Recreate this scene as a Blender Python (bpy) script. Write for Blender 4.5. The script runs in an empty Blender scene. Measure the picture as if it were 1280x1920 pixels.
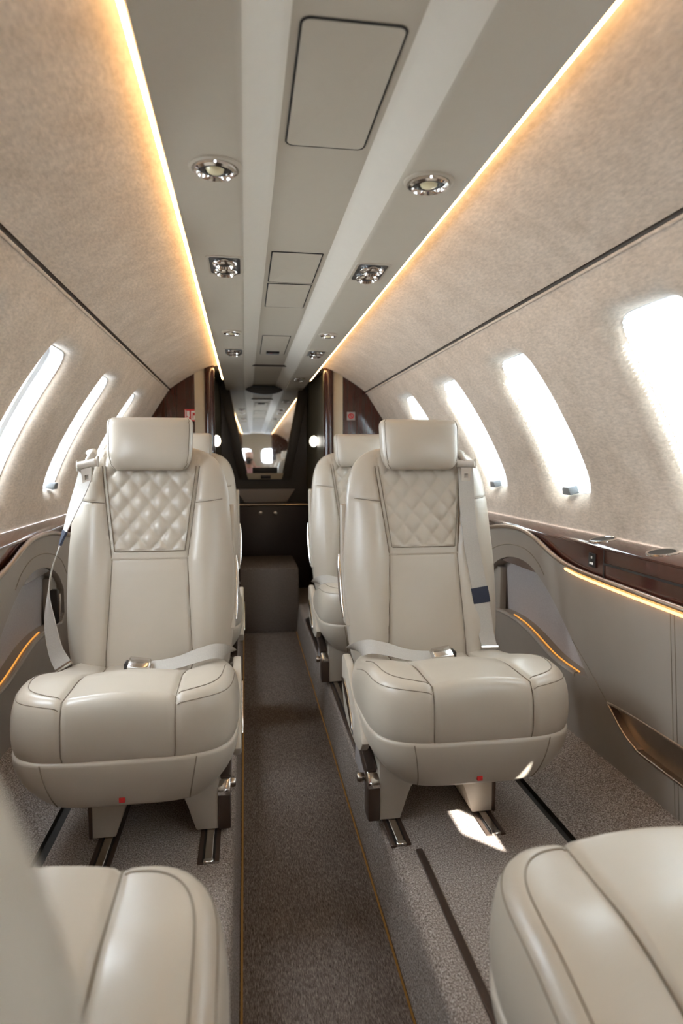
import bpy, bmesh, math, random
import numpy as np
from mathutils import Vector, Matrix
random.seed(4)
SC = bpy.context.scene
COL = SC.collection
PI = math.pi

# ---------------------------------------------------------------- materials
def new_mat(name):
    m = bpy.data.materials.new(name); m.use_nodes = True
    nt = m.node_tree
    return m, nt, nt.nodes['Principled BSDF']

def noise(nt, scale, detail=3, stretch=None, coord='Object', rough=.5):
    tc = nt.nodes.new('ShaderNodeTexCoord')
    n = nt.nodes.new('ShaderNodeTexNoise')
    n.inputs['Scale'].default_value = scale; n.inputs['Detail'].default_value = detail
    n.inputs['Roughness'].default_value = rough
    if stretch:
        mp = nt.nodes.new('ShaderNodeMapping'); mp.inputs['Scale'].default_value = stretch
        nt.links.new(tc.outputs[coord], mp.inputs['Vector']); nt.links.new(mp.outputs[0], n.inputs['Vector'])
    else:
        nt.links.new(tc.outputs[coord], n.inputs['Vector'])
    return n

def ramp(nt, src, stops):
    r = nt.nodes.new('ShaderNodeValToRGB')
    cr = r.color_ramp
    while len(cr.elements) < len(stops): cr.elements.new(.5)
    for e, (p, c) in zip(cr.elements, stops):
        e.position = p; e.color = (*c, 1)
    nt.links.new(src, r.inputs['Fac'])
    return r

def bump(nt, src, b, strength, dist):
    bp = nt.nodes.new('ShaderNodeBump')
    bp.inputs['Strength'].default_value = strength; bp.inputs['Distance'].default_value = dist
    nt.links.new(src, bp.inputs['Height']); nt.links.new(bp.outputs[0], b.inputs['Normal'])

def plain(name, col, rough=.5, metal=0, var=0.0, vscale=30, bs=0, bd=.001, bscale=200, coat=0, spec=.5):
    m, nt, b = new_mat(name)
    b.inputs['Base Color'].default_value = (*col, 1)
    b.inputs['Roughness'].default_value = rough; b.inputs['Metallic'].default_value = metal
    b.inputs['Coat Weight'].default_value = coat; b.inputs['Coat Roughness'].default_value = .05
    b.inputs['Specular IOR Level'].default_value = spec
    n = noise(nt, vscale)
    r = ramp(nt, n.outputs['Fac'], [(.3, tuple(c*(1-var) for c in col)), (.7, tuple(min(1, c*(1+var)) for c in col))])
    nt.links.new(r.outputs['Color'], b.inputs['Base Color'])
    if bs:
        n2 = noise(nt, bscale, 2); bump(nt, n2.outputs['Fac'], b, bs, bd)
    return m

def emis(name, col, s):
    m = bpy.data.materials.new(name); m.use_nodes = True
    nt = m.node_tree; nt.nodes.clear()
    o = nt.nodes.new('ShaderNodeOutputMaterial'); e = nt.nodes.new('ShaderNodeEmission')
    e.inputs['Color'].default_value = (*col, 1); e.inputs['Strength'].default_value = s
    nt.links.new(e.outputs[0], o.inputs[0])
    return m

M = {}
M['leather'] = plain('cream_leather', (.44, .385, .315), .32, var=.03, vscale=6, bs=.12, bd=.0006, bscale=420)
M['seam_shade'] = plain('seam_groove_shade', (.20, .165, .125), .7, var=.1)  # darker tube colour adds the groove shade along the seams
M['shell'] = plain('beige_plastic', (.45, .395, .325), .38, var=.02)
M['belt'] = plain('belt_webbing', (.40, .37, .33), .6, var=.05, vscale=300, bs=.2, bscale=600)
M['belt_guide'] = plain('belt_guide_plastic', (.50, .45, .39), .32, var=.02)
M['navy'] = plain('navy_band', (.012, .018, .04), .6, var=.1)
M['chrome'] = plain('chrome', (.72, .70, .68), .12, metal=1, var=.03)
M['brushed'] = plain('brushed_nickel', (.55, .50, .45), .24, metal=1, var=.05)
M['bronze'] = plain('bronze_metal', (.48, .39, .32), .3, metal=1, var=.05)
M['brown_metal'] = plain('brown_metal', (.10, .07, .055), .28, metal=.6, var=.05)
M['black'] = plain('black_plastic', (.012, .011, .011), .35, var=.1)
M['red'] = plain('red_tag', (.55, .02, .02), .5, var=.1)
M['white'] = plain('white_print', (.8, .78, .75), .5, var=.03)
M['lower'] = plain('sidewall_leather', (.285, .245, .207), .5, var=.03, vscale=8, bs=.1, bscale=400)
M['insert'] = plain('fabric_insert', (.37, .335, .325), .9, var=.06, vscale=200, bs=.3, bscale=500)
M['service'] = plain('service_panel', (.48, .42, .335), .55, var=.01)
M['channel'] = plain('channel_trim', (.74, .68, .59), .5, var=.01)
M['liner'] = plain('window_liner', (.78, .78, .78), .45, var=.02)
M['lav'] = plain('lavatory_panel', (.17, .15, .105), .45, var=.05)
M['lavdark'] = plain('lavatory_dark_panel', (.045, .034, .024), .4, var=.05)
M['skin_dark'] = plain('gap_dark', (.02, .017, .014), .8, var=.1)
M['cream'] = plain('cream_panel', (.55, .48, .36), .5, var=.02)
M['lens'] = plain('lamp_lens', (.75, .66, .42), .2, var=.05)
M['led'] = emis('warm_led', (1, .62, .28), 9)
M['led_low'] = emis('warm_led_low', (1, .48, .13), 2.6)
M['led_arm'] = emis('warm_led_arm', (1, .42, .08), .5)
M['led_floor'] = emis('aisle_led', (1, .50, .14), .05)
M['lamp'] = emis('lamp_glow', (1, .96, .88), 7)

def felt():
    m, nt, b = new_mat('felt_wall')
    n = noise(nt, 9, 6, rough=.75)
    r = ramp(nt, n.outputs['Fac'], [(.30, (.51, .42, .335)), (.72, (.67, .57, .475))])
    n2 = noise(nt, 160, 3, (1, .35, 1))
    r2 = ramp(nt, n2.outputs['Fac'], [(.3, (.82, .82, .82)), (.7, (1.06, 1.06, 1.06))])
    mx = nt.nodes.new('ShaderNodeMix'); mx.data_type = 'RGBA'; mx.blend_type = 'MULTIPLY'; mx.inputs[0].default_value = 1
    nt.links.new(r.outputs[0], mx.inputs[6]); nt.links.new(r2.outputs[0], mx.inputs[7])
    nt.links.new(mx.outputs[2], b.inputs['Base Color'])
    b.inputs['Roughness'].default_value = .95; b.inputs['Specular IOR Level'].default_value = .15
    b.inputs['Sheen Weight'].default_value = .15
    bump(nt, n2.outputs['Fac'], b, .25, .002)
    return m
M['felt'] = felt()

def carpet(name, c0, c1, c2):
    m, nt, b = new_mat(name)
    n = noise(nt, 290, 3, (1, .7, 1), rough=.75)
    r = ramp(nt, n.outputs['Fac'], [(.34, c0), (.5, c1), (.68, c2)])
    nt.links.new(r.outputs[0], b.inputs['Base Color'])
    b.inputs['Roughness'].default_value = 1; b.inputs['Specular IOR Level'].default_value = .05
    bump(nt, n.outputs['Fac'], b, .8, .004)
    return m
M['carpet'] = carpet('grey_brown_carpet', (.10, .078, .066), (.27, .225, .195), (.54, .475, .43))

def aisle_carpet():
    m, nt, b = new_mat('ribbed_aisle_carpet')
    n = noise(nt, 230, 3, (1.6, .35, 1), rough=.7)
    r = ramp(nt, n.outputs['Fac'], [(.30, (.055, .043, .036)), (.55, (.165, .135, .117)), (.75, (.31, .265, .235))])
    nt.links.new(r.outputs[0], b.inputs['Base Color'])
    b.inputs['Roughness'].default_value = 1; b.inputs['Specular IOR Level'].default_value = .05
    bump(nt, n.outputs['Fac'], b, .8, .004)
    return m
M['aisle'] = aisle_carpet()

def wood(name='mahogany_veneer', st=(8, .6, 8), k=1.0):
    m, nt, b = new_mat(name)
    n = noise(nt, 5, 5, st)
    r = ramp(nt, n.outputs['Fac'], [(.25, (.026, .007, .0045)), (.5, (.048, .012, .007)), (.8, (.048+.030*k, .012+.008*k, .007+.004*k))])
    nt.links.new(r.outputs[0], b.inputs['Base Color'])
    b.inputs['Roughness'].default_value = .14; b.inputs['Coat Weight'].default_value = .6
    b.inputs['Coat Roughness'].default_value = .06
    return m
M['gap'] = plain('seam_brown', (.12, .10, .085), .8, var=.1)
M['wood'] = wood()
M['wood_v'] = wood('mahogany_upright', (8, 8, .5), .2)
M['wood_dark'] = plain('dark_cabinet_wood', (.014, .006, .005), .35, var=.2, vscale=12)
M['grey'] = plain('handle_backlit_grey', (.20, .205, .21), .4, var=.03)  # dark grey carries the handles' backlit shading in the base colour

def mirror():
    m, nt, b = new_mat('mirror_glass')
    b.inputs['Base Color'].default_value = (.85, .88, .90, 1)
    b.inputs['Metallic'].default_value = 1; b.inputs['Roughness'].default_value = .02
    return m
M['mirror'] = mirror()

def pane():
    m = bpy.data.materials.new('window_acrylic'); m.use_nodes = True
    nt = m.node_tree; nt.nodes.clear()
    o = nt.nodes.new('ShaderNodeOutputMaterial'); t = nt.nodes.new('ShaderNodeBsdfTransparent')
    g = nt.nodes.new('ShaderNodeBsdfGlossy'); g.inputs['Roughness'].default_value = .03
    t.inputs['Color'].default_value = (.93, .96, .97, 1)
    lw = nt.nodes.new('ShaderNodeFresnel'); lw.inputs['IOR'].default_value = 1.12
    mx = nt.nodes.new('ShaderNodeMixShader')
    nt.links.new(lw.outputs[0], mx.inputs[0]); nt.links.new(t.outputs[0], mx.inputs[1]); nt.links.new(g.outputs[0], mx.inputs[2])
    nt.links.new(mx.outputs[0], o.inputs[0])
    return m
M['pane'] = pane()

def shade():
    m = bpy.data.materials.new('pleated_shade_cloth'); m.use_nodes = True
    nt = m.node_tree; nt.nodes.clear()
    o = nt.nodes.new('ShaderNodeOutputMaterial'); t = nt.nodes.new('ShaderNodeBsdfTranslucent')
    d = nt.nodes.new('ShaderNodeBsdfDiffuse'); mx = nt.nodes.new('ShaderNodeMixShader')
    t.inputs['Color'].default_value = (.52, .56, .57, 1); d.inputs['Color'].default_value = (.8, .82, .8, 1)
    mx.inputs[0].default_value = .40
    nt.links.new(t.outputs[0], mx.inputs[1]); nt.links.new(d.outputs[0], mx.inputs[2]); nt.links.new(mx.outputs[0], o.inputs[0])
    return m
M['shade'] = shade()

# ---------------------------------------------------------------- mesh helpers
class MB:
    def __init__(s): s.v = []; s.f = []; s.mi = []; s.cur = 0
    def add(s, vs, fs):
        o = len(s.v); s.v += [tuple(map(float, p)) for p in vs]
        for f in fs: s.f.append(tuple(o+i for i in f)); s.mi.append(s.cur)
        return s
    def loft(s, rings, cap0=False, cap1=False, closed=True):
        n = len(rings[0]); o = len(s.v)
        for r in rings: s.v += [tuple(map(float, p)) for p in r]
        for a in range(len(rings)-1):
            for i in range(n if closed else n-1):
                j = (i+1) % n
                s.f.append((o+a*n+i, o+a*n+j, o+(a+1)*n+j, o+(a+1)*n+i)); s.mi.append(s.cur)
        for c, a in ((cap0, 0), (cap1, len(rings)-1)):
            if c:
                ctr = np.mean(np.array(rings[a]), 0); s.v.append(tuple(map(float, ctr))); k = len(s.v)-1
                for i in range(n):
                    j = (i+1) % n
                    s.f.append((k, o+a*n+i, o+a*n+j)); s.mi.append(s.cur)
        return s
    def tube(s, pts, r, n=8, closed=False):
        pts = [Vector(p) for p in pts]; rings = []
        N = len(pts); prev = None
        for i, p in enumerate(pts):
            a = pts[(i-1) % N] if (i or closed) else p; b = pts[(i+1) % N] if (i < N-1 or closed) else p
            t = (b-a)
            t = t.normalized() if t.length > 1e-9 else Vector((0, 0, 1))
            if prev is None:
                prev = t.orthogonal().normalized()
            u = (prev - t*prev.dot(t)).normalized(); prev = u; w = t.cross(u)
            rr = r[i] if isinstance(r, (list, tuple)) else r
            rings.append([p+u*rr*math.cos(q*2*PI/n)+w*rr*math.sin(q*2*PI/n) for q in range(n)])
        if closed: rings.append(rings[0])
        return s.loft(rings, not closed, not closed)
    def box(s, x0, x1, y0, y1, z0, z1, b=0, seg=2):
        bm = bmesh.new(); bmesh.ops.create_cube(bm, size=1)
        for v in bm.verts:
            v.co = Vector(((x0+x1)/2+v.co.x*(x1-x0), (y0+y1)/2+v.co.y*(y1-y0), (z0+z1)/2+v.co.z*(z1-z0)))
        if b: bmesh.ops.bevel(bm, geom=bm.edges[:]+bm.verts[:], offset=b, segments=seg, profile=.5, affect='EDGES')
        return s.bm(bm)
    def bm(s, bm, mat=None):
        bm.verts.index_update()
        s.add([(mat @ v.co if mat else v.co) for v in bm.verts], [[v.index for v in f.verts] for f in bm.faces])
        bm.free(); return s
    def prism(s, poly, axis, a, b, bev=0):
        "poly of 2D points in the two other axes (in order), extruded along axis from a to b"
        def P3(p, t):
            q = list(p); q.insert(axis, t); return q
        bm = bmesh.new()
        v0 = [bm.verts.new(P3(p, a)) for p in poly]; v1 = [bm.verts.new(P3(p, b)) for p in poly]
        bm.faces.new(v0); bm.faces.new(v1[::-1])
        for i in range(len(poly)):
            j = (i+1) % len(poly); bm.faces.new((v0[i], v1[i], v1[j], v0[j]))
        bmesh.ops.recalc_face_normals(bm, faces=bm.faces[:])
        if bev:
            es = [e for e in bm.edges if len(e.link_faces) == 2 and e.calc_face_angle(0) > .5]
            bmesh.ops.bevel(bm, geom=es, offset=bev, segments=2, profile=.5, affect='EDGES')
        return s.bm(bm)
    def cyl(s, p, axis, r, h, n=24, b=0):
        "cylinder from point p along unit axis"
        a = Vector(axis).normalized(); u = a.orthogonal().normalized(); w = a.cross(u); p = Vector(p)
        prof = [(0, 0), (r-b, 0), (r, b), (r, h-b), (r-b, h), (0, h)] if b else [(0, 0), (r, 0), (r, h), (0, h)]
        return s.lathe(p, a, prof, n)
    def lathe(s, p, axis, prof, n=28):
        a = Vector(axis).normalized(); u = a.orthogonal().normalized(); w = a.cross(u); p = Vector(p)
        rings = [[p+a*h+(u*math.cos(i*2*PI/n)+w*math.sin(i*2*PI/n))*max(r, 1e-5) for i in range(n)] for r, h in prof]
        return s.loft(rings)
    def build(s, name, mat, parent=None, smooth=True, ang=40, mirror=False):
        me = bpy.data.meshes.new(name)
        v = [(-p[0], p[1], p[2]) for p in s.v] if mirror else s.v
        me.from_pydata(v, [], s.f)
        mats = mat if isinstance(mat, (list, tuple)) else [mat]
        for m in mats: me.materials.append(M[m] if isinstance(m, str) else m)
        if len(mats) > 1: me.polygons.foreach_set('material_index', s.mi)
        bm = bmesh.new(); bm.from_mesh(me)
        bmesh.ops.remove_doubles(bm, verts=bm.verts[:], dist=1e-5)
        bmesh.ops.recalc_face_normals(bm, faces=bm.faces[:])
        bm.to_mesh(me); bm.free()
        if smooth:
            me.shade_smooth(); me.set_sharp_from_angle(angle=math.radians(ang))
        o = bpy.data.objects.new(name, me); COL.objects.link(o)
        if parent is not None: o.parent = parent
        return o

def tag(o, label=None, cat=None, group=None, kind=None):
    if label: o['label'] = label
    if cat: o['category'] = cat
    if group: o['group'] = group
    if kind: o['kind'] = kind
    return o
def empty(name, loc=(0, 0, 0), rz=0):
    o = bpy.data.objects.new(name, None); COL.objects.link(o)
    o.location = loc; o.rotation_euler = (0, 0, rz); o.empty_display_size = .1
    return o
def struct(o, label=None):
    o['kind'] = 'structure'
    if label: o['label'] = label
    return o
def copy_tree(o, parent=None, skip=()):
    c = o.copy(); COL.objects.link(c)
    if parent is not None: c.parent = parent
    for ch in list(o.children):
        if ch.name.split('.')[0] not in skip: copy_tree(ch, c)
    return c
def crom(pts, n):
    "catmull-rom through points, n samples a span"
    P = np.array(pts, float); out = []
    Q = np.vstack([2*P[0]-P[1], P, 2*P[-1]-P[-2]])
    for i in range(1, len(Q)-2):
        for k in range(n):
            t = k/n
            out.append(.5*((2*Q[i])+(-Q[i-1]+Q[i+1])*t+(2*Q[i-1]-5*Q[i]+4*Q[i+1]-Q[i+2])*t*t+(-Q[i-1]+3*Q[i]-3*Q[i+1]+Q[i+2])*t**3))
    out.append(P[-1]); return np.array(out)
def sst(a, b, x):
    t = min(1, max(0, (x-a)/(b-a))); return t*t*(3-2*t)
def lerp_tab(tab, x):
    return np.interp(x, [t[0] for t in tab], [t[1] for t in tab])

# ---------------------------------------------------------------- cabin dimensions (metres; platform z = 0, cabin centre x = 0)
YF, YB, YL = -3.0, 4.1, 5.28          # front end, aft bulkhead, lavatory wall
ZA = -.19                              # dropped aisle
PITCH = .66
WALL = crom([(.618, 1.438), (.70, 1.312), (.79, 1.175), (.87, 1.03), (.92, .905), (.94, .768)], 12)
_d = np.r_[0, np.cumsum(np.linalg.norm(np.diff(WALL, axis=0), axis=1))]
WL = _d[-1]
def wallp(s): return np.interp(s, _d, WALL[:, 0]), np.interp(s, _d, WALL[:, 1])
def walln(s):
    x0, z0 = wallp(max(0, s-.02)); x1, z1 = wallp(min(WL, s+.02))
    t = np.array([x1-x0, z1-z0]); t /= np.linalg.norm(t); return -t[1], t[0]     # outward
def s_at_z(z): return np.interp(-z, -WALL[:, 1], _d)

# ---------------------------------------------------------------- floor
fl = MB()
edge = []
prof = [(-.69, -.004), (-.665, 0), (-.235, 0)]
for k in range(7):
    a = PI/2*k/6; edge.append((-.228+.03*math.sin(a), -.03+.03*math.cos(a)))
L = [(-.98, .135), (-.90, .11), (-.70, -.004)]
step = [(-.668, 0)]+edge+[(-.186, ZA)]
fl.cur = 0
for pts in (L, step):
    for sg in (1, -1):
        fl.loft([[(sg*x, y, z) for x, z in pts] for y in np.linspace(YF, YL, 24)], closed=False)
fl.cur = 1
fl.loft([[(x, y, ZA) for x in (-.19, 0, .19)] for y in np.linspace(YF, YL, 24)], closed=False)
fl.cur = 2
for sg in (1, -1):
    fl.loft([[(sg*x, y, z) for x, z in ((.70, -.003), (.70, -.02), (.668, -.02), (.668, 0))] for y in (YF, YL)], closed=False)
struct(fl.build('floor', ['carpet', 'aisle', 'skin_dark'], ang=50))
for sg, nm in ((-1, 'left'), (1, 'right')):
    mb = MB(); mb.tube([(sg*.181, y, ZA+.006) for y in (YF, 4.38)], .003, 6)
    o = mb.build('aisle_light_strip', 'led_floor'); tag(o, f'dim amber light strip along the {nm} foot of the dropped aisle', 'light strip', 'aisle floor light strips')

# ---------------------------------------------------------------- walls, windows
def se(phi, a, b, n=6.0):
    c, s = math.cos(phi), math.sin(phi)
    r = (abs(c/a)**n+abs(s/b)**n)**(-1/n); return r*c, r*s
SC_W = (s_at_z(1.325)+s_at_z(.885))/2
WA, WB = .134, (s_at_z(.885)-s_at_z(1.325))/2
def on_wall(sg, y, s, depth=0):
    s = min(WL, max(0, s)); x, z = wallp(s); nx, nz = walln(s)
    return (sg*(x+nx*depth), y, z+nz*depth)
def wall_module(mb, sg, y0, y1, yc):
    K = 96
    ang = [i*2*PI/K for i in range(K)]
    for cy in (y0-yc, y1-yc):
        for cs in (-SC_W, WL-SC_W):
            a = math.atan2(cs, cy) % (2*PI)
            ang[min(range(K), key=lambda i: abs(ang[i]-a))] = a
    rect = []
    for a in ang:
        c, s = math.cos(a), math.sin(a); t = 1e9
        if c > 1e-9: t = min(t, (y1-yc)/c)
        if c < -1e-9: t = min(t, (y0-yc)/c)
        if s > 1e-9: t = min(t, (WL-SC_W)/s)
        if s < -1e-9: t = min(t, -SC_W/s)
        rect.append((c*t, s*t))
    def lp(off, depth): return [on_wall(sg, yc+p[0], SC_W+p[1], depth) for p in (se(a, WA+off, WB+off) for a in ang)]
    loops = []
    out = [se(a, WA+.055, WB+.055) for a in ang]
    for k in range(8):
        t = k/8
        loops.append([on_wall(sg, yc+r[0]*(1-t)+o[0]*t, SC_W+r[1]*(1-t)+o[1]*t) for r, o in zip(rect, out)])
    for off, dep in ((.055, 0), (.046, .0012), (.036, .004), (.027, .008), (.018, .014), (.010, .022), (.004, .031), (0, .042)):
        loops.append(lp(off, dep))
    mb.loft(loops)
def plain_module(mb, sg, y0, y1):
    mb.loft([[on_wall(sg, y, s) for s in np.linspace(0, WL, 24)] for y in np.linspace(y0, y1, max(2, int((y1-y0)/.3)+1))], closed=False)

HEAD = crom([(.305, 1.600), (.345, 1.590), (.42, 1.562), (.50, 1.520), (.57, 1.475), (.609, 1.447)], 6)
winL = [-.58, .08, .74, 1.42, 2.09, 2.75, 3.41]
winR = [-.67, -.20, .455, 1.325, 2.045, 2.705, 3.365]
wn = 0
i_gap = winR[2]; GAP = .14  # unseen window, shifted and its shade cut short to land the sun patch
portals = []
for sg, side, wins in ((-1, 'left', winL), (1, 'right', winR)):
    root = struct(empty(f'wall_{side}', (sg*.94, 1, 0)))
    mb = MB()
    bnd = [wins[0]-PITCH/2]+[(a+b)/2 for a, b in zip(wins, wins[1:])]+[wins[-1]+PITCH/2]; lo, hi = bnd[0], bnd[-1]
    for i, yc in enumerate(wins): wall_module(mb, sg, bnd[i], bnd[i+1], yc)
    if hi < YB: plain_module(mb, sg, hi, YB+.02)
    if side == 'left':
        plain_module(mb, sg, YF, lo)
    else: plain_module(mb, sg, YF, lo)
    o = mb.build('window_panel', 'felt', ang=60); o.parent = root; o.matrix_parent_inverse = Matrix.Translation((-sg*.94, -1, 0))
    # seam between wall panel and headliner: dark shadow gap plus a rounded lip
    g = MB()
    g.loft([[(sg*x, y, z) for x, z in ((.6178, 1.4385), (.6225, 1.446), (.615, 1.4535), (.6065, 1.4495))] for y in (YF, YB+.02)], closed=False)
    o = g.build('panel_gap', 'gap'); o.parent = root; o.matrix_parent_inverse = Matrix.Translation((-sg*.94, -1, 0))
    lip = MB(); lip.tube([(sg*.6185, YF, 1.4365), (sg*.6185, YB+.02, 1.4365)], .0045, 10)
    o = lip.build('panel_lip', 'felt'); o.parent = root; o.matrix_parent_inverse = Matrix.Translation((-sg*.94, -1, 0))
    for yc in wins:
        if yc > YB-.1: continue
        wn += 1
        x, z = wallp(SC_W)
        w = struct(empty(f'window_{wn}', (sg*x, yc, z)))
        inv = Matrix.Translation((-sg*x, -yc, -z))
        K = 72; ang = [i*2*PI/K for i in range(K)]
        def ring(off, dep): return [on_wall(sg, yc+p[0], SC_W+p[1], dep) for p in (se(a, WA+off, WB+off) for a in ang)]
        f = MB(); f.loft([ring(.004, .0385), ring(-.002, .039), ring(-.005, .046), ring(-.008, .065), ring(-.011, .082), ring(-.018, .086), ring(-.024, .090), ring(-.024, .105), ring(.01, .105)])
        o = f.build('frame', 'liner', w); o.matrix_parent_inverse = inv
        p = MB()
        p.loft([[on_wall(sg, yc+q[0]*k, SC_W+q[1]*k, .097) for q in (se(a, WA-.022, WB-.022) for a in ang)] for k in (1, .8, .6, .4, .2, .02)], cap1=True)
        o = p.build('pane', 'pane', w); o.matrix_parent_inverse = inv
        open_ = (side == 'left' and yc > 1.4)
        if not open_:
            s = MB(); nfold = 44; rows = []
            for k in range(nfold*2+1):
                ss = -WB+.002+(2*WB-.004-(GAP if (sg > 0 and i_gap == yc) else 0))*k/(nfold*2)
                hw = WA*max(.02, 1-abs(ss/WB)**6)**(1/6)-.004
                dep = .033 if k % 2 else .038
                rows.append([on_wall(sg, yc+yy, SC_W+ss, dep) for yy in np.linspace(-hw, hw, 8)])
            s.loft(rows, closed=False)
            o = s.build('shade', 'shade', w, ang=20); o.matrix_parent_inverse = inv
        h = MB()
        bx, by, bz = on_wall(sg, yc, SC_W+WB-.014, .016)
        rot = Matrix.Translation((bx, yc-.0, bz)) @ Matrix.Rotation(sg*math.radians(-14), 4, 'Y')
        bm = bmesh.new(); bmesh.ops.create_cube(bm, size=1)
        for v in bm.verts:
            k = .75 if v.co.z > 0 else 1
            v.co = Vector((v.co.x*.034, v.co.y*.058*k, v.co.z*.028))
        bmesh.ops.bevel(bm, geom=bm.edges[:]+bm.verts[:], offset=.004, segments=2, profile=.5, affect='EDGES')
        h.bm(bm, rot)
        o = h.build('handle', 'grey', w); o.matrix_parent_inverse = inv
        portals.append((sg, yc, x, z))

# ---------------------------------------------------------------- ceiling
ce = struct(empty('ceiling', (0, 1, 1.6)))
cinv = Matrix.Translation((0, -1, -1.6))
def cpart(mb, name, mat, **k):
    o = mb.build(name, mat, **k); o.parent = ce; o.matrix_parent_inverse = cinv; return o
for sg in (-1, 1):
    mb = MB(); mb.loft([[(sg*x, y, z) for x, z in HEAD] for y in np.linspace(YF, YB+.02, 20)], closed=False)
    cpart(mb, 'headliner_panel', 'felt')
    mb = MB()
    prof = [(.27, 1.600), (.297, 1.588), (.302, 1.572), (.300, 1.566), (.292, 1.564), (.168, 1.565), (.161, 1.5665), (.156, 1.572), (.152, 1.585)]
    mb.loft([[(sg*x, y, z) for x, z in prof] for y in (YF, YL)], closed=False)
    cpart(mb, 'service_panel', 'service')
    mb = MB()
    prof = [(.160, 1.5695), (.150, 1.5735), (.104, 1.603), (.098, 1.607), (.088, 1.6095)]
    mb.loft([[(sg*x, y, z) for x, z in prof] for y in (YF, YL)], closed=False)
    cpart(mb, 'channel_side', 'channel')
    mb = MB(); mb.loft([[(sg*x, y, z) for x, z in ((.25, 1.632), (.70, 1.632), (.70, 1.46), (.655, 1.452))] for y in (YF, YL)], closed=False)
    cpart(mb, 'cove_backing', 'skin_dark')  # unseen strip added behind cove and seam to keep outside light out
mb = MB(); mb.loft([[(x, y, 1.609) for x in (-.095, 0, .095)] for y in (YF, YL)], closed=False)
cpart(mb, 'centre_panel', 'service')
mb = MB(); mb.box(-.70, .70, YF-.05, YL+.03, 1.635, 1.66); cpart(mb, 'leak_cover', 'skin_dark')  # unseen lid added above the ceiling to stop sky light leaking in

def rrect(hx, hy, r, n=6):
    out = []
    for cx, cy, a0 in ((hx-r, hy-r, 0), (-hx+r, hy-r, PI/2), (-hx+r, -hy+r, PI), (hx-r, -hy+r, 1.5*PI)):
        for k in range(n+1):
            a = a0+PI/2*k/n; out.append((cx+r*math.cos(a), cy+r*math.sin(a)))
    return out
def hatch(yc, hy, hx, label, r=.012, z=1.609, gap=True):
    t = tag(empty('access_panel', (0, yc, z)), label, 'ceiling panel', 'ceiling access panels')
    a = MB(); a.loft([[(x, y, -d) for x, y in rrect(hx-o, hy-o, max(.003, r-o))] for o, d in ((0, 0), (0, .0015), (.001, .0025), (.003, .003))], cap1=True)
    a.build('door', 'service', t)
    if gap:
        g = MB(); g.tube([(x, y, -.0005) for x, y in rrect(hx+.0015, hy+.0015, r)], .0022, 6, closed=True)
        g.build('gasket', 'skin_dark', t)
    return t
hatch(1.105, .178, .074, 'large rounded blank access panel overhead in the ceiling channel', .014)
hatch(2.08, .155, .073, 'long thin-outlined panel in the ceiling channel, next aft of the large rounded one', .004)
hatch(2.425, .165, .073, 'thin-outlined ceiling channel panel directly aft of the long one', .004)
t = hatch(3.45, .27, .066, 'farthest ceiling channel panel, with the small black indicator window', .004)
a = MB(); a.box(-.036, .036, .16, .22, -.012, -.002, .003); a.build('indicator_window', 'black', t)
a = MB(); a.box(-.018, -.004, .165, .172, -.0135, -.011); a.build('red_text', 'red', t)

# downlights and air outlets
def downlight(x, y, label, r=.042, grp='round ceiling reading lights', lit=False):
    t = tag(empty('reading_light', (x, y, 1.565)), label, 'ceiling light', grp)
    a = MB(); a.lathe((0, 0, 0), (0, 0, -1), [(r*1.22, -.001), (r*1.2, .004), (r*1.08, .006), (r, .003)], 40); a.build('bezel', 'service', t)
    a = MB()
    a.lathe((0, 0, 0), (0, 0, -1), [(r*1.02, .003), (r*.98, .010), (r*.84, .013), (r*.74, .008), (r*.70, .001)], 40); a.build('chrome_ring', 'chrome', t)
    a = MB(); a.lathe((0, 0, 0), (0, 0, -1), [(r*.72, .001), (r*.70, .006), (r*.5, .008), (r*.44, .003)], 40); a.build('baffle', 'black', t)
    a = MB(); a.lathe((0, 0, 0), (0, 0, -1), [(r*.46, .002), (r*.36, .010), (r*.2, .013), (0, .014)], 30); a.build('lens', 'lamp' if lit else 'lens', t)
    return t
downlight(-.21, 1.302, 'large chrome reading light in the ceiling panel, left of the blank access panel')
downlight(.215, 1.305, 'large chrome reading light in the ceiling panel, right of the blank access panel')
downlight(-.21, 2.89, 'flat round ceiling light on the left panel just before the twin spot unit', .036)
downlight(.215, 2.89, 'flat round ceiling light on the right panel just before the twin spot unit', .036)
def twin(x, y, label, hx=.045, hy=.082, lit=False):
    t = tag(empty('air_outlet_unit', (x, y, 1.565)), label, 'ceiling air outlet', 'twin ceiling outlet units')
    a = MB(); a.loft([[(px, py, -d) for px, py in rrect(hx+.008-o, hy+.008-o, .014)] for o, d in ((0, -.002), (.001, .003), (.006, .004), (.010, .002))]); a.build('bezel', 'service', t)
    a = MB(); a.loft([[(px, py, -.002) for px, py in rrect(hx, hy, .012)]]*2, cap1=True); a.build('plate', 'black', t)
    for k in (-1, 1):
        r = .034
        a = MB(); a.lathe((0, k*.040, 0), (0, 0, -1), [(r, .001), (r*1.03, .008), (r*.92, .014), (r*.72, .017), (r*.60, .010), (r*.52, .006)], 36); n = a.build('nozzle', 'chrome', t)
        b = MB(); b.lathe((0, k*.040, 0), (0, 0, -1), [(r*.6, .008), (r*.45, .012), (0, .013)], 24)
        b.build('nozzle_core', 'lamp' if (lit and k < 0) else 'black', n)
twin(-.21, 1.93, 'black framed pair of chrome air nozzles on the left ceiling panel, nearer pair')
twin(.215, 1.935, 'black framed pair of chrome air nozzles on the right ceiling panel, nearer pair')
twin(-.21, 3.40, 'chrome twin spot unit far along the left ceiling panel')
twin(.215, 3.40, 'chrome twin spot unit far along the right ceiling panel')
twin(.215, 4.42, 'dark twin outlet unit on the ceiling beyond the aft bulkhead', .04, .05)

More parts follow.
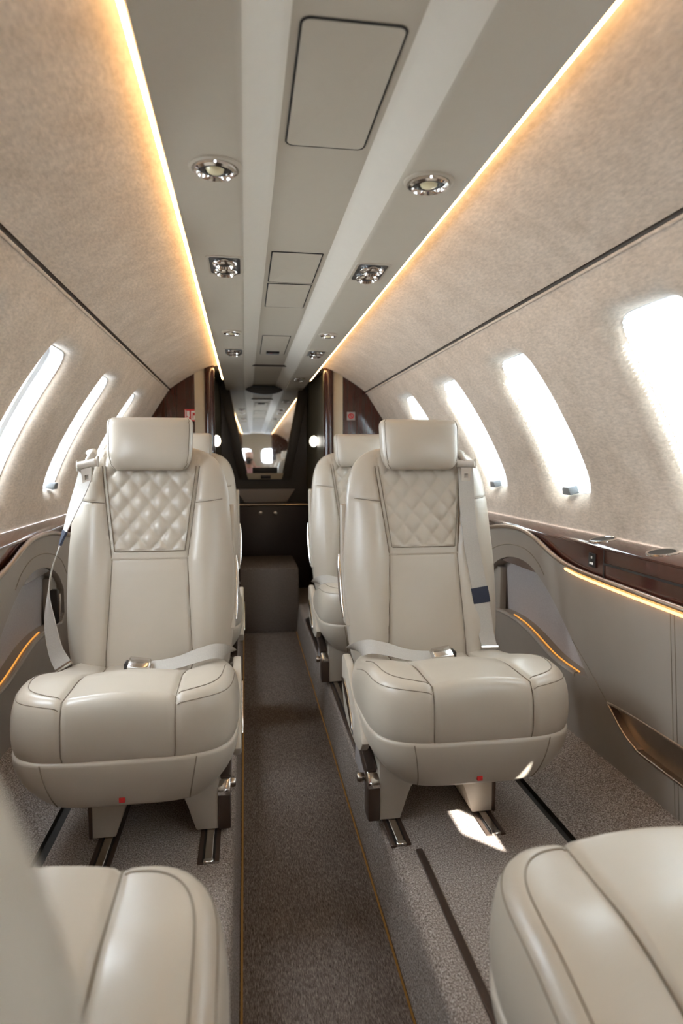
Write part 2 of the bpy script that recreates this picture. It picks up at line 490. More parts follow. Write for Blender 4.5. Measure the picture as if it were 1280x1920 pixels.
# cove light strips
for sg, nm in ((-1, 'left'), (1, 'right')):
    mb = MB(); mb.tube([(sg*.3085, y, 1.5755) for y in np.linspace(YF, 4.62, 12)], .0042, 8)
    tag(mb.build('cove_light_strip', 'led'), f'long glowing amber light strip along the {nm} edge of the ceiling', 'light strip', 'ceiling cove light strips')

# ---------------------------------------------------------------- side ledges and lower side panels
def px(z): return .905-.07*z
TRIM = [(4.1, .69), (3.79, .705), (3.66, .72), (3.5, .738), (3.4, .744), (3.3, .741), (3.22, .725), (3.14, .703), (3.03, .685), (2.9, .685), (2.78, .690),
        (2.66, .706), (2.54, .722), (2.42, .739), (2.3, .745), (2.2, .741), (2.12, .725), (2.05, .703), (1.97, .680), (1.88, .664), (1.75, .656),
        (1.36, .648), (.9, .645), (.3, .645), (-.5, .645), (-1.7, .645)]
ARCH = [(2.62, .50), (2.56, .555), (2.48, .596), (2.40, .620), (2.32, .632), (2.24, .632), (2.17, .618), (2.10, .588), (2.03, .545), (1.97, .497), (1.90, .435), (1.85, .385), (1.80, .330)]
ARM = [(1.88, .320), (1.96, .322), (2.04, .330), (2.12, .348), (2.20, .368), (2.28, .382), (2.38, .388), (2.50, .384), (2.60, .372), (2.645, .40)]
GRV = [(2.66, .55), (2.58, .615), (2.50, .648), (2.42, .668), (2.33, .680), (2.24, .681), (2.17, .668), (2.11, .640), (2.07, .606)]
POCK = [(1.69, .294), (1.655, .262), (1.61, .232), (1.56, .215), (1.50, .208), (1.0, .205), (.95, .215), (.95, .30), (1.0, .306), (1.40, .304), (1.60, .300)]
def fill(loops, X):
    bm = bmesh.new(); es = []
    for lp in loops:
        vs = [bm.verts.new((X(z), y, z)) for y, z in lp]
        for i in range(len(vs)): es.append(bm.edges.new((vs[i], vs[(i+1) % len(vs)])))
    bmesh.ops.triangle_fill(bm, use_beauty=True, use_dissolve=False, edges=es)
    return bm
rec1 = [tuple(p) for p in crom(ARCH, 3)]+[tuple(p) for p in crom(ARM, 3)]
rec2 = [(y+1.1, z) for y, z in rec1]
pock = [tuple(p) for p in crom(POCK+[POCK[0]], 4)[:-1]]
trim = [tuple(p) for p in crom(TRIM, 4)]
for sg, side in ((-1, 'left'), (1, 'right')):
    mir = sg < 0
    root = bpy.data.objects[f'wall_{side}']
    def pp(mb, name, mat, **k):
        o = mb.build(name, mat, mirror=mir, **k); o.parent = root; o.matrix_parent_inverse = Matrix.Translation((-sg*.94, -1, 0)); return o
    mb = MB(); mb.bm(fill([trim+[(-1.7, .105), (4.1, .105)], rec1, rec2, pock], px))
    for lp, dep in ((rec1, .055), (rec2, .055)):
        mb.loft([[(px(z)+d, y, z) for y, z in lp] for d in (0, .004, dep)])
    lowp = pp(mb, 'lower_panel', 'lower', ang=25)
    for lp in (rec1, rec2):
        mb = MB(); mb.bm(fill([lp], lambda z: px(z)+.052)); pp(mb, 'fabric_insert', 'insert', smooth=False)
        dy = lp[0][0]-rec1[0][0]
        mb = MB(); mb.box(px(.5)+.02, px(.5)+.05, 2.52+dy, 2.60+dy, .37, .56, .006); pp(mb, 'upright_strip', 'lower')
    mb = MB(); mb.loft([[(px(z)+d, y, z) for y, z in pock] for d in (0, .012, .022)], cap1=False); mb.bm(fill([pock], lambda z: px(z)+.021))
    pk = pp(mb, 'pocket_liner', 'bronze', ang=30)
    mb = MB(); mb.tube([(px(z)-.001, y, z) for y, z in pock], .004, 8, closed=True); pp(mb, 'pocket_rim', 'bronze')
    mb = MB()
    for g in (GRV, [(y+1.1, z) for y, z in GRV]):
        mb.tube([(px(z)-.0003, y, z) for y, z in crom(g, 4)], .0018, 6)
    mb.tube([(px(z)-.0002, y, z) for y, z in ((1.89, .427), (1.80, .37), (1.70, .297))], .0012, 6)
    for z0, z1 in ((.305, .64), (.11, .203)):
        for yy in (1.385, 1.40): mb.tube([(px(z)-.0002, yy, z) for z in (z0, z1)], .0012, 6)
    pp(mb, 'seam_lines', 'seam_shade')  # dark lines stand in for the shade in creases and panel seams
    if side == 'left':
        mb = MB(); mb.box(.868, .900, 2.520, 2.548, .385, .515, .004); la = pp(mb, 'latch_plate', 'black')
        mb = MB(); mb.box(.858, .868, 2.527, 2.541, .400, .500, .003); pp(mb, 'latch_bar', 'chrome')
    # armrest cap with the glow behind it
    arm = [tuple(p) for p in crom(ARM[:-1], 3)]
    for dy, nm in ((0, 'fwd'), (1.1, 'aft')):
        mb = MB(); mb.tube([(px(z)+.004, y+dy, z-.004) for y, z in arm], .009, 8); pp(mb, 'armrest_edge', 'lower')
        mb = MB(); mb.tube([(px(z)+.016, y+dy, z+.004) for y, z in arm[:-6]], .0025, 6)
        pp(mb, 'armrest_light', 'led_arm')
    # ledge (its own thing)
    t = tag(empty('side_ledge', (sg*.90, 1.5, .76)), f'glossy mahogany side ledge with bronze edge under the {side} windows', 'side ledge', 'mahogany side ledges')
    tin = Matrix.Translation((-sg*.90, -1.5, -.76))
    def lp_(mb, name, mat, par=t, inv=tin, **k):
        o = mb.build(name, mat, mirror=mir, **k); o.parent = par; o.matrix_parent_inverse = inv; return o
    y0 = YF
    mb = MB(); mb.loft([[(x, y, z) for x, z in ((.938, .7685), (.90, .765), (.862, .756), (.856, .752), (.856, .747), (.862, .744))] for y in np.linspace(y0, YB, 30)], closed=False)
    lp_(mb, 'ledge_top', 'wood')
    mb = MB(); mb.loft([[(x, y, z) for x, z in ((.866, .748), (.872, .60))] for y in (y0, YB)], closed=False)
    lp_(mb, 'veneer_face', 'wood')
    mb = MB(); mb.tube([(px(z)-.004, y, z+.004) for y, z in trim], .0085, 10); lp_(mb, 'bronze_edge', 'bronze')
    mb = MB(); mb.tube([(px(z)-.006, y, z-.011) for y, z in trim if y < 1.92], .004, 6)
    lp_(mb, 'ledge_light', 'led_low')
    for yc, r in ((1.78, .036), (1.50, .036)):
        c = MB(); c.lathe((.904, yc, .7655), (-.16, 0, 1), [(r*1.10, -.002), (r*1.08, .0022), (r, .003), (r*.92, .001), (r*.90, -.002)], 36)
        ch = lp_(c, 'cup_holder', 'chrome')
        c = MB(); c.lathe((.904, yc, .7655), (-.16, 0, 1), [(r*.93, .0012), (r*.4, .0006), (0, .0006)], 36)
        lp_(c, 'cup_well', 'black', ch, Matrix())
    c = MB(); c.box(.8655, .8675, 1.705, 1.711, .62, .748); c.box(.8655, .8675, -.6, 1.705, .700, .706)
    lp_(c, 'drawer_gap', 'skin_dark')
    if side == 'right':
        c = MB(); c.box(.862, .868, 1.750, 1.785, .683, .726, .002)
        sw = lp_(c, 'control_switch', 'black')
        d = MB(); d.box(.861, .8625, 1.762, 1.770, .710, .718, .001); d.box(.861, .8625, 1.757, 1.766, .692, .699, .001); d.box(.861, .8625, 1.769, 1.777, .692, .699, .001)
        lp_(d, 'switch_icons', 'white', sw, Matrix())
        
# lower blank panel ahead (right side), beyond the reach of the shaped panel
mb = MB(); mb.loft([[(px(z), y, z) for z in (.105, .645)] for y in (YF, -1.7)], closed=False)
o = mb.build('lower_panel', 'lower'); o.parent = bpy.data.objects['wall_right']; o.matrix_parent_inverse = Matrix.Translation((-.94, -1, 0))
mb = MB(); mb.loft([[(-px(z), y, z) for z in (.105, .645)] for y in (YF, -1.7)], closed=False)
o = mb.build('lower_panel', 'lower'); o.parent = bpy.data.objects['wall_left']; o.matrix_parent_inverse = Matrix.Translation((.94, -1, 0))

# ---------------------------------------------------------------- seat tracks
def seat_track(x, y0, y1, label):
    t = tag(empty('seat_track', (x, y0, 0)), label, 'seat track', 'seat floor tracks')
    a = MB(); a.box(-.027, .027, 0, y1-y0, -.004, .0035, .0012, 1); a.build('slot', 'brown_metal', t)
    a = MB(); a.box(-.016, .016, .002, y1-y0, .002, .0045); a.build('slot_gap', 'black', t)
    a = MB(); a.box(-.010, .010, .001, y1-y0, .003, .0085, .0015, 1); a.build('rail', 'brushed', t)
    a = MB(); a.box(-.013, .013, -.004, .010, .002, .010, .002, 1); a.build('end_cap', 'chrome', t)
seat_track(-.527, 1.553, 4.0, 'outboard metal seat track under the left forward-facing seats')
seat_track(-.262, 1.552, 4.0, 'aisle-side metal seat track under the left forward-facing seats')
seat_track(.232, 1.554, 4.0, 'aisle-side metal seat track under the right forward-facing seats')
seat_track(.495, 1.563, 4.0, 'outboard metal seat track under the right forward-facing seats')
a = MB(); a.box(-.009, .009, -.2, 1.53, -.003, .006, .003)
o = a.build('track_cover', 'brown_metal'); o.location = (.272, 0, 0); tag(o, 'long dark track cover strip in the carpet beside the near right seat', 'track cover')

# ---------------------------------------------------------------- seats
def ring_pts(w, yc, d, z, n, N):
    t = np.linspace(0, 2*PI, 1200, endpoint=False)
    c, s = np.cos(t), np.sin(t)
    x = w*np.sign(c)*np.abs(c)**(2/n); y = d*np.sign(s)*np.abs(s)**(2/n)
    L_ = np.r_[0, np.cumsum(np.hypot(np.diff(np.r_[x, x[0]]), np.diff(np.r_[y, y[0]])))]
    q = np.linspace(0, L_[-1], N, endpoint=False)
    return np.interp(q, L_, np.r_[x, x[0]]), np.interp(q, L_, np.r_[y, y[0]])+yc
# backrest: (z, half width, front y, thickness)
BK = [(.32, .205, .262, .115), (.345, .222, .248, .13), (.40, .238, .252, .135), (.50, .249, .268, .135), (.65, .252, .300, .13), (.80, .244, .334, .122),
      (.90, .236, .358, .112), (.955, .224, .372, .105), (.99, .209, .382, .096), (1.015, .188, .392, .082), (1.032, .160, .402, .062), (1.042, .125, .413, .040), (1.046, .08, .422, .022)]
_bz = crom(BK, 10)
def bk(z): return [np.interp(z, _bz[:, 0], _bz[:, k]) for k in (1, 2, 3)]
def xs_out(z): return np.interp(z, [.33, .42, .60, .70, .98, 1.05], [.128, .126, .116, .112, .147, .155])
def xs_in(z): return np.interp(z, [.72, .98, 1.05], [.103, .137, .145])
ZQ = .727
def back_disp(x, z, w):
    "push towards the front (+) of the upholstery"
    ax = abs(x); xo = xs_out(z); d = 0.
    if ax > xo:
        u = (ax-xo)/max(.02, w-xo)
        d += .024*math.sin(PI*min(1, max(0, u))**.75)*sst(1.04, .93, z)*(.55+.45*sst(.95, .70, z))
        zs = .872+.012*u
        d -= .0035*math.exp(-((z-zs)/.004)**2)*sst(0, .15, u)
    d -= .005*math.exp(-((ax-xo)/.005)**2)*sst(1.0, .95, z) if z < 1.0 else 0
    if z > .705 and ax < xo+.004:
        if z > ZQ and ax < xs_in(z):
            U = x/.0615+(z-ZQ)/.0745; V = x/.0615-(z-ZQ)/.0745
            q = (abs(math.sin(PI*U/1))*abs(math.sin(PI*V/1)))
            e = min(1, (xs_in(z)-ax)/.006, (z-ZQ)/.006)
            d += (.0100*q**.5-.004)*max(0, e)*sst(1.03, .985, z)
        else:
            d += .0022
    elif z <= .705 and ax < xo:
        d += .004*(1-(ax/xo)**2)*sst(.705, .66, z)
        d -= .004*math.exp(-((z-.705)/.004)**2)
    return d
def back_y(x, z, off=0):
    w, yf, th = bk(z); n = 3.0
    c = min(1, (abs(x)/w))**(n/2); s = math.sqrt(max(0, 1-c*c))**(2/n)
    return yf+th/2-(th/2)*s-back_disp(x, z, w)*min(1, s*1.2)-off
def make_backrest():
    mb = MB(); rings = []
    for z in np.r_[np.linspace(.32, .99, 175), np.linspace(.993, 1.046, 24)]:
        w, yf, th = bk(z)
        X, Y = ring_pts(w, 0, th/2, z, 3.0, 230)
        pts = []
        for x, y in zip(X, Y):
            yy = yf+th/2+y
            if y < 0: yy -= back_disp(x, z, w)*min(1, -y/(th/2)*1.2)
            pts.append((x, yy, z))
        rings.append(pts)
    return mb.loft(rings, True, True)
def back_seams():
    mb = MB(); r = .0017
    for s in (-1, 1):
        mb.tube([(s*xs_out(z), back_y(s*xs_out(z), z, +.0022), z) for z in np.linspace(.37, .985, 60)], r, 6)
        mb.tube([(s*xs_in(z), back_y(s*xs_in(z), z, +.0022), z) for z in np.linspace(ZQ, .985, 40)], r, 6)
        pts = []
        for u in np.linspace(.03, .80, 24):
            z = .872+.012*u; w = bk(z)[0]; x = s*(xs_out(z)+u*(w-xs_out(z))); pts.append((x, back_y(x, z, +.0015), z))
        mb.tube(pts, r*.8, 6)
    mb.tube([(x, back_y(x, .705, +.0022), .705) for x in np.linspace(-.111, .111, 30)], r, 6)
    mb.tube([(x, back_y(x, ZQ, +.0022), ZQ) for x in np.linspace(-.103, .103, 30)], r, 6)
    return mb
# cushion
CY, CA, CB, CN = .035, .268, .272, 4.5
def cush_top(x, y):
    f = (y-CY)/CB              # -1 front .. 1 rear
    z = .392+.070*sst(.75, -.45, f)
    ax = abs(x)
    if ax < .125:
        z += .012*(1-(ax/.125)**2)*(.3+.7*sst(.45, -.2, f))
        z -= .010*sst(.1, .35, f)*sst(.7, .4, f)*0
    else:
        u = min(1, (ax-.125)/(CA-.125)); z += .016*math.sin(PI*u)*(.7+.3*f)
    z -= .007*math.exp(-((ax-.125)/.006)**2)
    return z
def cush_ring(k, dz, N, flat=None):
    out = []
    for x, y in zip(*ring_pts(CA*k, 0, CB*k, 0, CN, N)):
        out.append((x, CY+y, (cush_top(x, CY+y)+dz) if flat is None else flat(x, CY+y)))
    return out
EDGE = [(.885, .0), (.91, -.003), (.935, -.008), (.955, -.016), (.972, -.027), (.986, -.042), (.995, -.060), (1.0, -.082)]
def side_pt(x, y, k):
    return (x*k, CY+(y-CY)*k)
def make_cushion():
    mb = MB(); N = 280; rings = []
    for k in np.linspace(.02, .87, 62): rings.append(cush_ring(k, 0, N))
    for k, dz in EDGE: rings.append(cush_ring(k, dz, N))
    top = rings[-1]
    for t, kk in ((.3, 1.0), (.6, .995), (.85, .982), (1.0, .962)):
        rings.append([(x*kk, CY+(y-CY)*kk, z*(1-t)+.318*t) for x, y, z in top])
    rings.append([(x*.6, CY+(y-CY)*.6, .315) for x, y, z in top])
    # vertical channel down the front where the panels meet
    out = []
    for r in rings:
        rr = []
        for x, y, z in r:
            if y < CY-.1: y += .004*math.exp(-((abs(x)-.125)/.005)**2)
            rr.append((x, y, z))
        out.append(rr)
    return mb.loft(out, True, True)
def cush_edge_pts(k, dz, a0, a1, n=60):
    R = cush_ring(k, dz, 720)
    ang = [math.atan2((p[1]-CY)/CB, p[0]/CA) for p in R]
    out = sorted([(a, p) for a, p in zip(ang, R) if a0 <= a <= a1], key=lambda q: q[0])
    return [p for a, p in out][::max(1, len(out)//n)]
def cush_seams():
    mb = MB(); r = .0013
    for s in (-1, 1):
        top = [(s*.125, y, cush_top(.125, y)+.0022) for y in np.linspace(.25, CY-CB*.90, 50)]
        # over the front edge
        for k, dz in EDGE[1:]:
            x = .125; yy = CY-CB*k*(1-(x/(CA*k))**CN)**(1/CN)
            if yy < top[-1][1]: top.append((s*x, yy+.0018, cush_top(x, yy)+dz+.001))
        x, y, z = top[-1]
        for t, kk in ((.3, 1.0), (.6, .995), (.85, .982), (1, .962)):
            top.append((x*kk, CY+(y-CY)*kk, z*(1-t)+.318*t))
        mb.tube(top, r, 6)
        # double seam round the bolster
        for k, dz in ((.86, .0008), (.955, -.0155)):
            pts = []
            for p in cush_edge_pts(k, dz, -PI/2+.02, .25):
                if p[0] > .127: pts.append((s*p[0], p[1], p[2]))
            if pts: mb.tube(pts, r*.85, 6)
    # seam across the rear third
    return mb
# shell below the cushion
def shell_ring(t, N=200):
    "t 0 top .. 1 bottom"
    z = .322-.125*t
    kx = 1.0*(1-.24*t**2.2); ky = 1.0*(1-.17*t**2.0)
    return [(x*kx, CY+y*ky, z) for x, y in zip(*ring_pts(CA*.995, 0, CB*.995, 0, CN, N))]
def make_shell():
    mb = MB()
    rings = [[(p[0]*.94, CY+(p[1]-CY)*.94, .325) for p in shell_ring(0)], [(p[0]*.985, CY+(p[1]-CY)*.985, .326) for p in shell_ring(0)]]
    for t in np.linspace(0, 1, 20): rings.append(shell_ring(t))
    rings.append([(p[0]*.9, CY+(p[1]-CY)*.9, .194) for p in shell_ring(1)])
    return mb.loft(rings, False, True)
def shell_seams():
    mb = MB()
    for s in (-1, 1):
        pts = []
        for t in np.linspace(0, 1, 20):
            R = np.array(shell_ring(t, 400)); tx = s*(.172-.022*t)
            F = R[R[:, 1] < CY-.05]; F = F[np.argsort(F[:, 0])]; pts.append((tx, np.interp(tx, F[:, 0], F[:, 1])-.0004, F[0, 2]))
        mb.tube(pts, .0016, 6)
    return mb
def head_ring(z, z0, z1, w, d, yc):
    t = (z-z0)/(z1-z0)
    # rounder towards bottom, squarer on top
    kb = (1-(1-min(1, t/.42))**2.6)**(1/2.6) if t < .42 else 1
    kt = (1-((t-.80)/.2)**3)**(1/3) if t > .80 else 1
    k = max(.02, min(kb, kt))
    kw = (.70+.30*min(1, kb**.8)) if t < .42 else (.80+.20*kt)
    lean = .010*math.sin(PI*t)
    X, Y = ring_pts(w*kw*(.93+.07*(t**.5)), 0, d*(.22+.78*k), 0, 3.6, 120)
    return [(x, yc+y-(lean if y < 0 else 0)*(1-(x/w)**2)+.03*(t-.5), z) for x, y in zip(X, Y)]
HZ0, HZ1 = .972, 1.136
def make_headrest():
    mb = MB(); rings = [head_ring(z, HZ0, HZ1, .130, .054, .385) for z in HZ0+(HZ1-HZ0)*(.5-.5*np.cos(np.linspace(0, PI, 46)))]
    return mb.loft(rings, True, True)
def head_seams():
    mb = MB(); pts = []
    for z in HZ0+(HZ1-HZ0)*np.linspace(.03, .985, 40):
        R = np.array(head_ring(z, HZ0, HZ1, .130, .054, .385)); j = np.argmax(R[:, 0]-.9*R[:, 1]); pts.append(tuple(R[j]+np.array((.0002, -.0002, 0))))
    lo = [(x, pts[0][1], pts[0][2]) for x in np.linspace(-pts[0][0], pts[0][0], 12)][1:-1]
    loop = [(-x, y, z) for x, y, z in pts[::-1]]+lo+pts
    mb.tube(loop, .0011, 6)
    return mb
def ribbon(pts, dirs, w, th=.0022, n=6):
    "flat strap along pts; dirs: width directions"
    P = crom(pts, n); D = crom(dirs, n); rings = []
    for i in range(len(P)):
        t = P[min(i+1, len(P)-1)]-P[max(i-1, 0)]; t /= np.linalg.norm(t)
        d = D[i]-t*np.dot(D[i], t); d /= np.linalg.norm(d); nn = np.cross(t, d)
        ww = w/2
        rings.append([P[i]+d*ww*a+nn*th*b for a, b in ((-1, -.5), (-.97, .5), (-.5, .62), (0, .66), (.5, .62), (.97, .5), (1, -.5), (.5, -.6), (-.5, -.6))])
    return MB().loft(rings, True, True)

def join(a, b):
    o = len(a.v); a.v += b.v
    a.f += [tuple(o+i for i in f) for f in b.f]; a.mi += [1]*len(b.f)
    return a
def make_seat(name, inb, base_dx, belt):
    """inb = +1: the aisle side is local +x. Built facing -y, origin on the floor under the front feet."""
    root = empty(name)
    m = inb < 0
    def B(mb, nm, mat, par=root, **k): return mb.build(nm, mat, par, mirror=m, **k)
    c = B(join(make_cushion(), cush_seams()), 'cushion', ['leather', 'seam_shade'], ang=70)
    b = B(join(make_backrest(), back_seams()), 'backrest', ['leather', 'seam_shade'], ang=70)
    mb = MB(); mb.loft([[(x*s, .42+(yy)*s, z) for x, yy in zip(*ring_pts(.07, 0, .018, 0, 3, 40))] for z, s in ((.95, 1), (1.0, 1), (1.06, .9))], True, True); B(mb, 'headrest_stem', 'shell')
    h = B(join(make_headrest(), head_seams()), 'headrest', ['leather', 'seam_shade'], ang=70)
    s = B(join(make_shell(), shell_seams()), 'seat_shell', ['leather', 'seam_shade'], ang=60)
    mb = MB(); f = shell_ring(.80, 400); yy = min(p[1] for p in f)
    mb.box(-.007, .007, yy-.004, yy+.004, .213, .225, .0015); B(mb, 'red_tag', 'red', s)
    # aisle-side and outboard side plates
    for sx in (1,):
        mb = MB()
        poly = [tuple(p) for p in crom([(-.075, .262), (-.03, .296), (.02, .316), (.06, .328), (.11, .352), (.16, .382), (.20, .398), (.245, .405), (.27, .398), (.278, .37), (.27, .30), (.22, .235), (.10, .215), (-.02, .222), (-.075, .262)], 4)[:-1]]
        x0, x1 = (.248, .272) if sx > 0 else (-.279, -.250)
        mb.prism(poly, 0, x0, x1, .006)
        B(mb, 'side_plate', 'shell')
    mb = MB(); poly = [(.255, .335), (.205, .345), (.14, .322), (.09, .285), (.06, .245), (.09, .252), (.15, .288), (.21, .310)]
    mb.prism(poly, 0, .267, .277, .002); lv = B(mb, 'recline_lever', 'chrome')
    mb = MB(); mb.prism([(y+.004, z-.018) for y, z in poly], 0, .268, .2735, .001); B(mb, 'lever_recess', 'black', lv)
    # chrome slot on the aisle side of the backrest
    mb = MB(); mb.tube([(.256, .335+.10*k, .50+.19*k) for k in np.linspace(0, 1, 8)], [.004, .009, .011, .012, .012, .011, .009, .004], 10); B(mb, 'back_handle', 'chrome')
    mb = MB(); mb.prism([(.30, .48), (.36, .48), (.43, .68), (.44, .86), (.40, .86), (.385, .68)], 0, .232, .255, .006); B(mb, 'back_side_trim', 'shell')
    # base
    d = base_dx; ZR = .0090
    leg_out, leg_top = .165, .215
    for sx in (1, -1):
        mb = MB()
        poly = [(sx*.164, ZR), (sx*.164, leg_top), (sx*.045, leg_top), (sx*.050, .122), (sx*.062, .112), (sx*.074, .098), (sx*.082, .078), (sx*.104, ZR)]
        mb.prism([(x+d, z) for x, z in poly], 1, 0, .36, .004); B(mb, 'leg', 'shell')
        mb = MB(); ex = .010 if sx < 0 else .034
        x0, x1 = sorted((sx*.162+d, sx*(.162+ex)+d))
        mb.box(x0, x1, -.005, .055, ZR, .104, .004); lc = B(mb, 'leg_cover', 'brown_metal')
        mb = MB(); mb.prism([(-.006, .104), (-.002, .120), (.010, .142), (.060, .150), (.056, .104)], 0, x0, x1, .002); B(mb, 'cover_cap', 'chrome', lc)
    mb = MB(); mb.prism([(x+d, z) for x, z in ((-.163, .112), (.163, .112), (.163, .222), (-.163, .222))], 1, .004, .36, .003); B(mb, 'base_bridge', 'shell')
    mb = MB(); mb.prism([(.012, .150), (.27, .222), (.30, .222), (.30, .190), (.06, .122), (.03, .118)], 0, .168+d, .198+d, .005); B(mb, 'side_bar', 'brown_metal')
    mb = MB(); mb.prism([(.02, ZR), (.36, ZR), (.36, .20), (.05, .13), (.02, .11)], 0, .150+d, .170+d, .003); B(mb, 'base_fairing', 'insert')
    mb = MB(); mb.lathe((.168+d, .105, .083), (1, 0, 0), [(0, 0), (.010, 0), (.010, .018), (.013, .02), (.014, .034), (.011, .040), (0, .041)], 12); B(mb, 'knob', 'brushed')
    # belts
    o_ = -1
    if belt == 'front':
        pts = [(-.152, back_y(.152, z)-g, z) for z, g in ((1.0, .020), (.95, .016))]+[(-x, back_y(x, z)-g, z) for x, z, g in ((.150, .86, .007), (.152, .76, .005), (.164, .65, .004), (.178, .55, .004), (.187, .46, .006))]+[(-.192, .225, .415)]
        dirs = [(1, .1, 0)]*len(pts)
        g0 = (-.150, back_y(.150, .985)-.022, .992); ax = (1, .1, 0)
    elif belt == 'hang':
        pts = [(-.178, .330, .985), (-.192, .318, .93), (-.222, .312, .85), (-.252, .305, .765), (-.277, .285, .68), (-.283, .265, .61), (-.276, .245, .53), (-.258, .225, .455), (-.232, .205, .412)]
        dirs = [(.95, -.3, .2), (.9, -.4, .1), (.7, -.7, .1), (.35, -.9, .1), (.2, -.95, .1), (.35, -.9, .05), (.8, -.6, .1), (.95, -.35, .3), (.9, .1, .55)]
        g0 = (-.176, .325, .992); ax = (.93, -.25, .2)
    if belt:
        st = B(ribbon(pts, dirs, .050), 'shoulder_belt', 'belt', ang=60)
        A = Vector(ax).normalized(); G = Vector(g0)
        mb = MB(); mb.tube([G-A*.032, G-A*.028, G+A*.028, G+A*.032], [.008, .0125, .0125, .008], 16)
        for k in (-1, 1): mb.tube([G+A*.033*k+Vector((0, 0, .016)), G+A*.033*k+Vector((0, -.004, 0)), G+A*.033*k+Vector((0, 0, -.014))], .004, 8)
        B(mb, 'belt_guide', 'belt_guide', st)
        mb = MB(); mb.tube([G+Vector((.0, .0, .008)), G+Vector((.012, .012, .028)), G+Vector((.010, .03, .034)), G+Vector((-.006, .045, .033))], [.009, .012, .013, .010], 12); B(mb, 'guide_arm', 'belt_guide', st)
        # tongue
        T = G+Vector((0, -.010, -.036)); up = Vector((0, -.1, 1)).normalized(); nn = A.cross(up)
        q = [(-.017, .024), (.017, .024), (.014, -.020), (-.014, -.020)]; ho = [(-.006, .004), (.006, .004), (.006, -.010), (-.006, -.010)]
        mb = MB()
        for poly, off, th in ((q, 0, .004),):
            r0 = [T+A*a+up*e+nn*th for a, e in q]; h0 = [T+A*a+up*e+nn*th for a, e in ho]
            r1 = [p-nn*2*th for p in r0]; h1 = [p-nn*2*th for p in h0]
            mb.loft([r0, h0, h1, r1, r0])
        B(mb, 'belt_tongue', 'belt_guide', st, smooth=False)
        P = crom(pts, 6); D = crom(dirs, 6); i = int(len(P)*(.66 if belt == 'front' else .36))
        mb = ribbon(P[i-1:i+3], D[i-1:i+3], .055, .006, 3); B(mb, 'belt_band', 'navy', st)
        e = Vector(P[-1]); dd = Vector(D[-1]).normalized()
        mb = MB(); mb.tube([e-dd*.027, e+dd*.027], .006, 10); B(mb, 'belt_anchor', 'chrome', st)
        # lap belt lying on the rear of the cushion
        pts = [(.236, .290, .400), (.228, .235, .425), (.195, .200, .440), (.150, .180, .436), (.10, .165, .424), (.05, .160, .416), (.02, .158, .414)]
        pts = [(x, y, max(z, cush_top(x, y)+.006)) for x, y, z in pts]
        lb = B(ribbon(pts, [(.9, -.1, .3), (.6, .5, .5), (.15, .75, .6), (0, .8, .6), (0, .85, .5), (0, .85, .5), (0, .85, .5)], .046), 'lap_belt', 'belt', ang=60)
        bz = cush_top(0, .155)+.016
        mb = MB(); bm = bmesh.new(); bmesh.ops.create_cube(bm, size=1)
        for v in bm.verts:
            k = 1 if v.co.x < 0 else .8
            v.co = Vector((v.co.x*.062, v.co.y*.050*k, v.co.z*.030*k))
        bmesh.ops.bevel(bm, geom=bm.edges[:]+bm.verts[:], offset=.006, segments=3, profile=.5, affect='EDGES')
        mb.bm(bm, Matrix.Translation((-.012, .150, bz)) @ Matrix.Rotation(math.radians(25), 4, 'X') @ Matrix.Rotation(math.radians(-4), 4, 'Z'))
        bu = B(mb, 'buckle', 'chrome', lb)
        mb = MB(); mb.box(-.052, -.042, .130, .172, bz-.012, bz+.012, .003); B(mb, 'buckle_end', 'black', bu)
    return root

GS = 'cream leather cabin seats'
sL = make_seat('cabin_seat', 1, .045, 'hang')
sL.location = (-.450, 1.69, 0)
tag(sL, 'cream leather cabin seat with a shoulder belt hanging loose off its side, left of aisle', 'seat', GS)
sR = make_seat('cabin_seat', -1, .045, 'front')
sR.location = (.405, 1.665, 0)
tag(sR, 'cream leather cabin seat with shoulder belt flat down its backrest, right of aisle', 'seat', GS)
s = copy_tree(sR); s.location = (.410, 2.79, 0)
tag(s, 'cream leather seat in the second row, half hidden behind the right belted seat', 'seat', GS)
sP = make_seat('cabin_seat', 1, .045, 'front')
sP.location = (-.445, 2.79, 0)
tag(sP, 'cream leather seat almost wholly hidden behind the left seat, only its headrest corner showing', 'seat', GS)
s = copy_tree(sP, skip=('lap_belt', 'shoulder_belt')); s.location = (.405, .600, 0); s.rotation_euler = (0, 0, PI)
tag(s, 'nearest right seat facing away, cream cushion with long curved seams', 'seat', GS)
s = copy_tree(sR, skip=('lap_belt', 'shoulder_belt', 'back_handle', 'back_side_trim')); s.location = (-.452, .636, 0); s.rotation_euler = (0, 0, PI)
tag(s, 'nearest left seat facing away, its blurred pale backrest closest to the viewer', 'seat', GS)

# the two nearest seats are reclined
def recline(root, deg):
    p = Vector((0, .27, .40)); a = Matrix.Translation(p) @ Matrix.Rotation(math.radians(-deg), 4, 'X') @ Matrix.Translation(-p)
    for o in root.children:
        if o.name.split('.')[0] in ('backrest', 'headrest', 'headrest_stem', 'back_handle', 'back_side_trim', 'shoulder_belt'):
            o.matrix_basis = a @ o.matrix_basis
for o in COL.objects:
    if o.get('category') == 'seat' and o.location.y < 1: recline(o, 6.6)

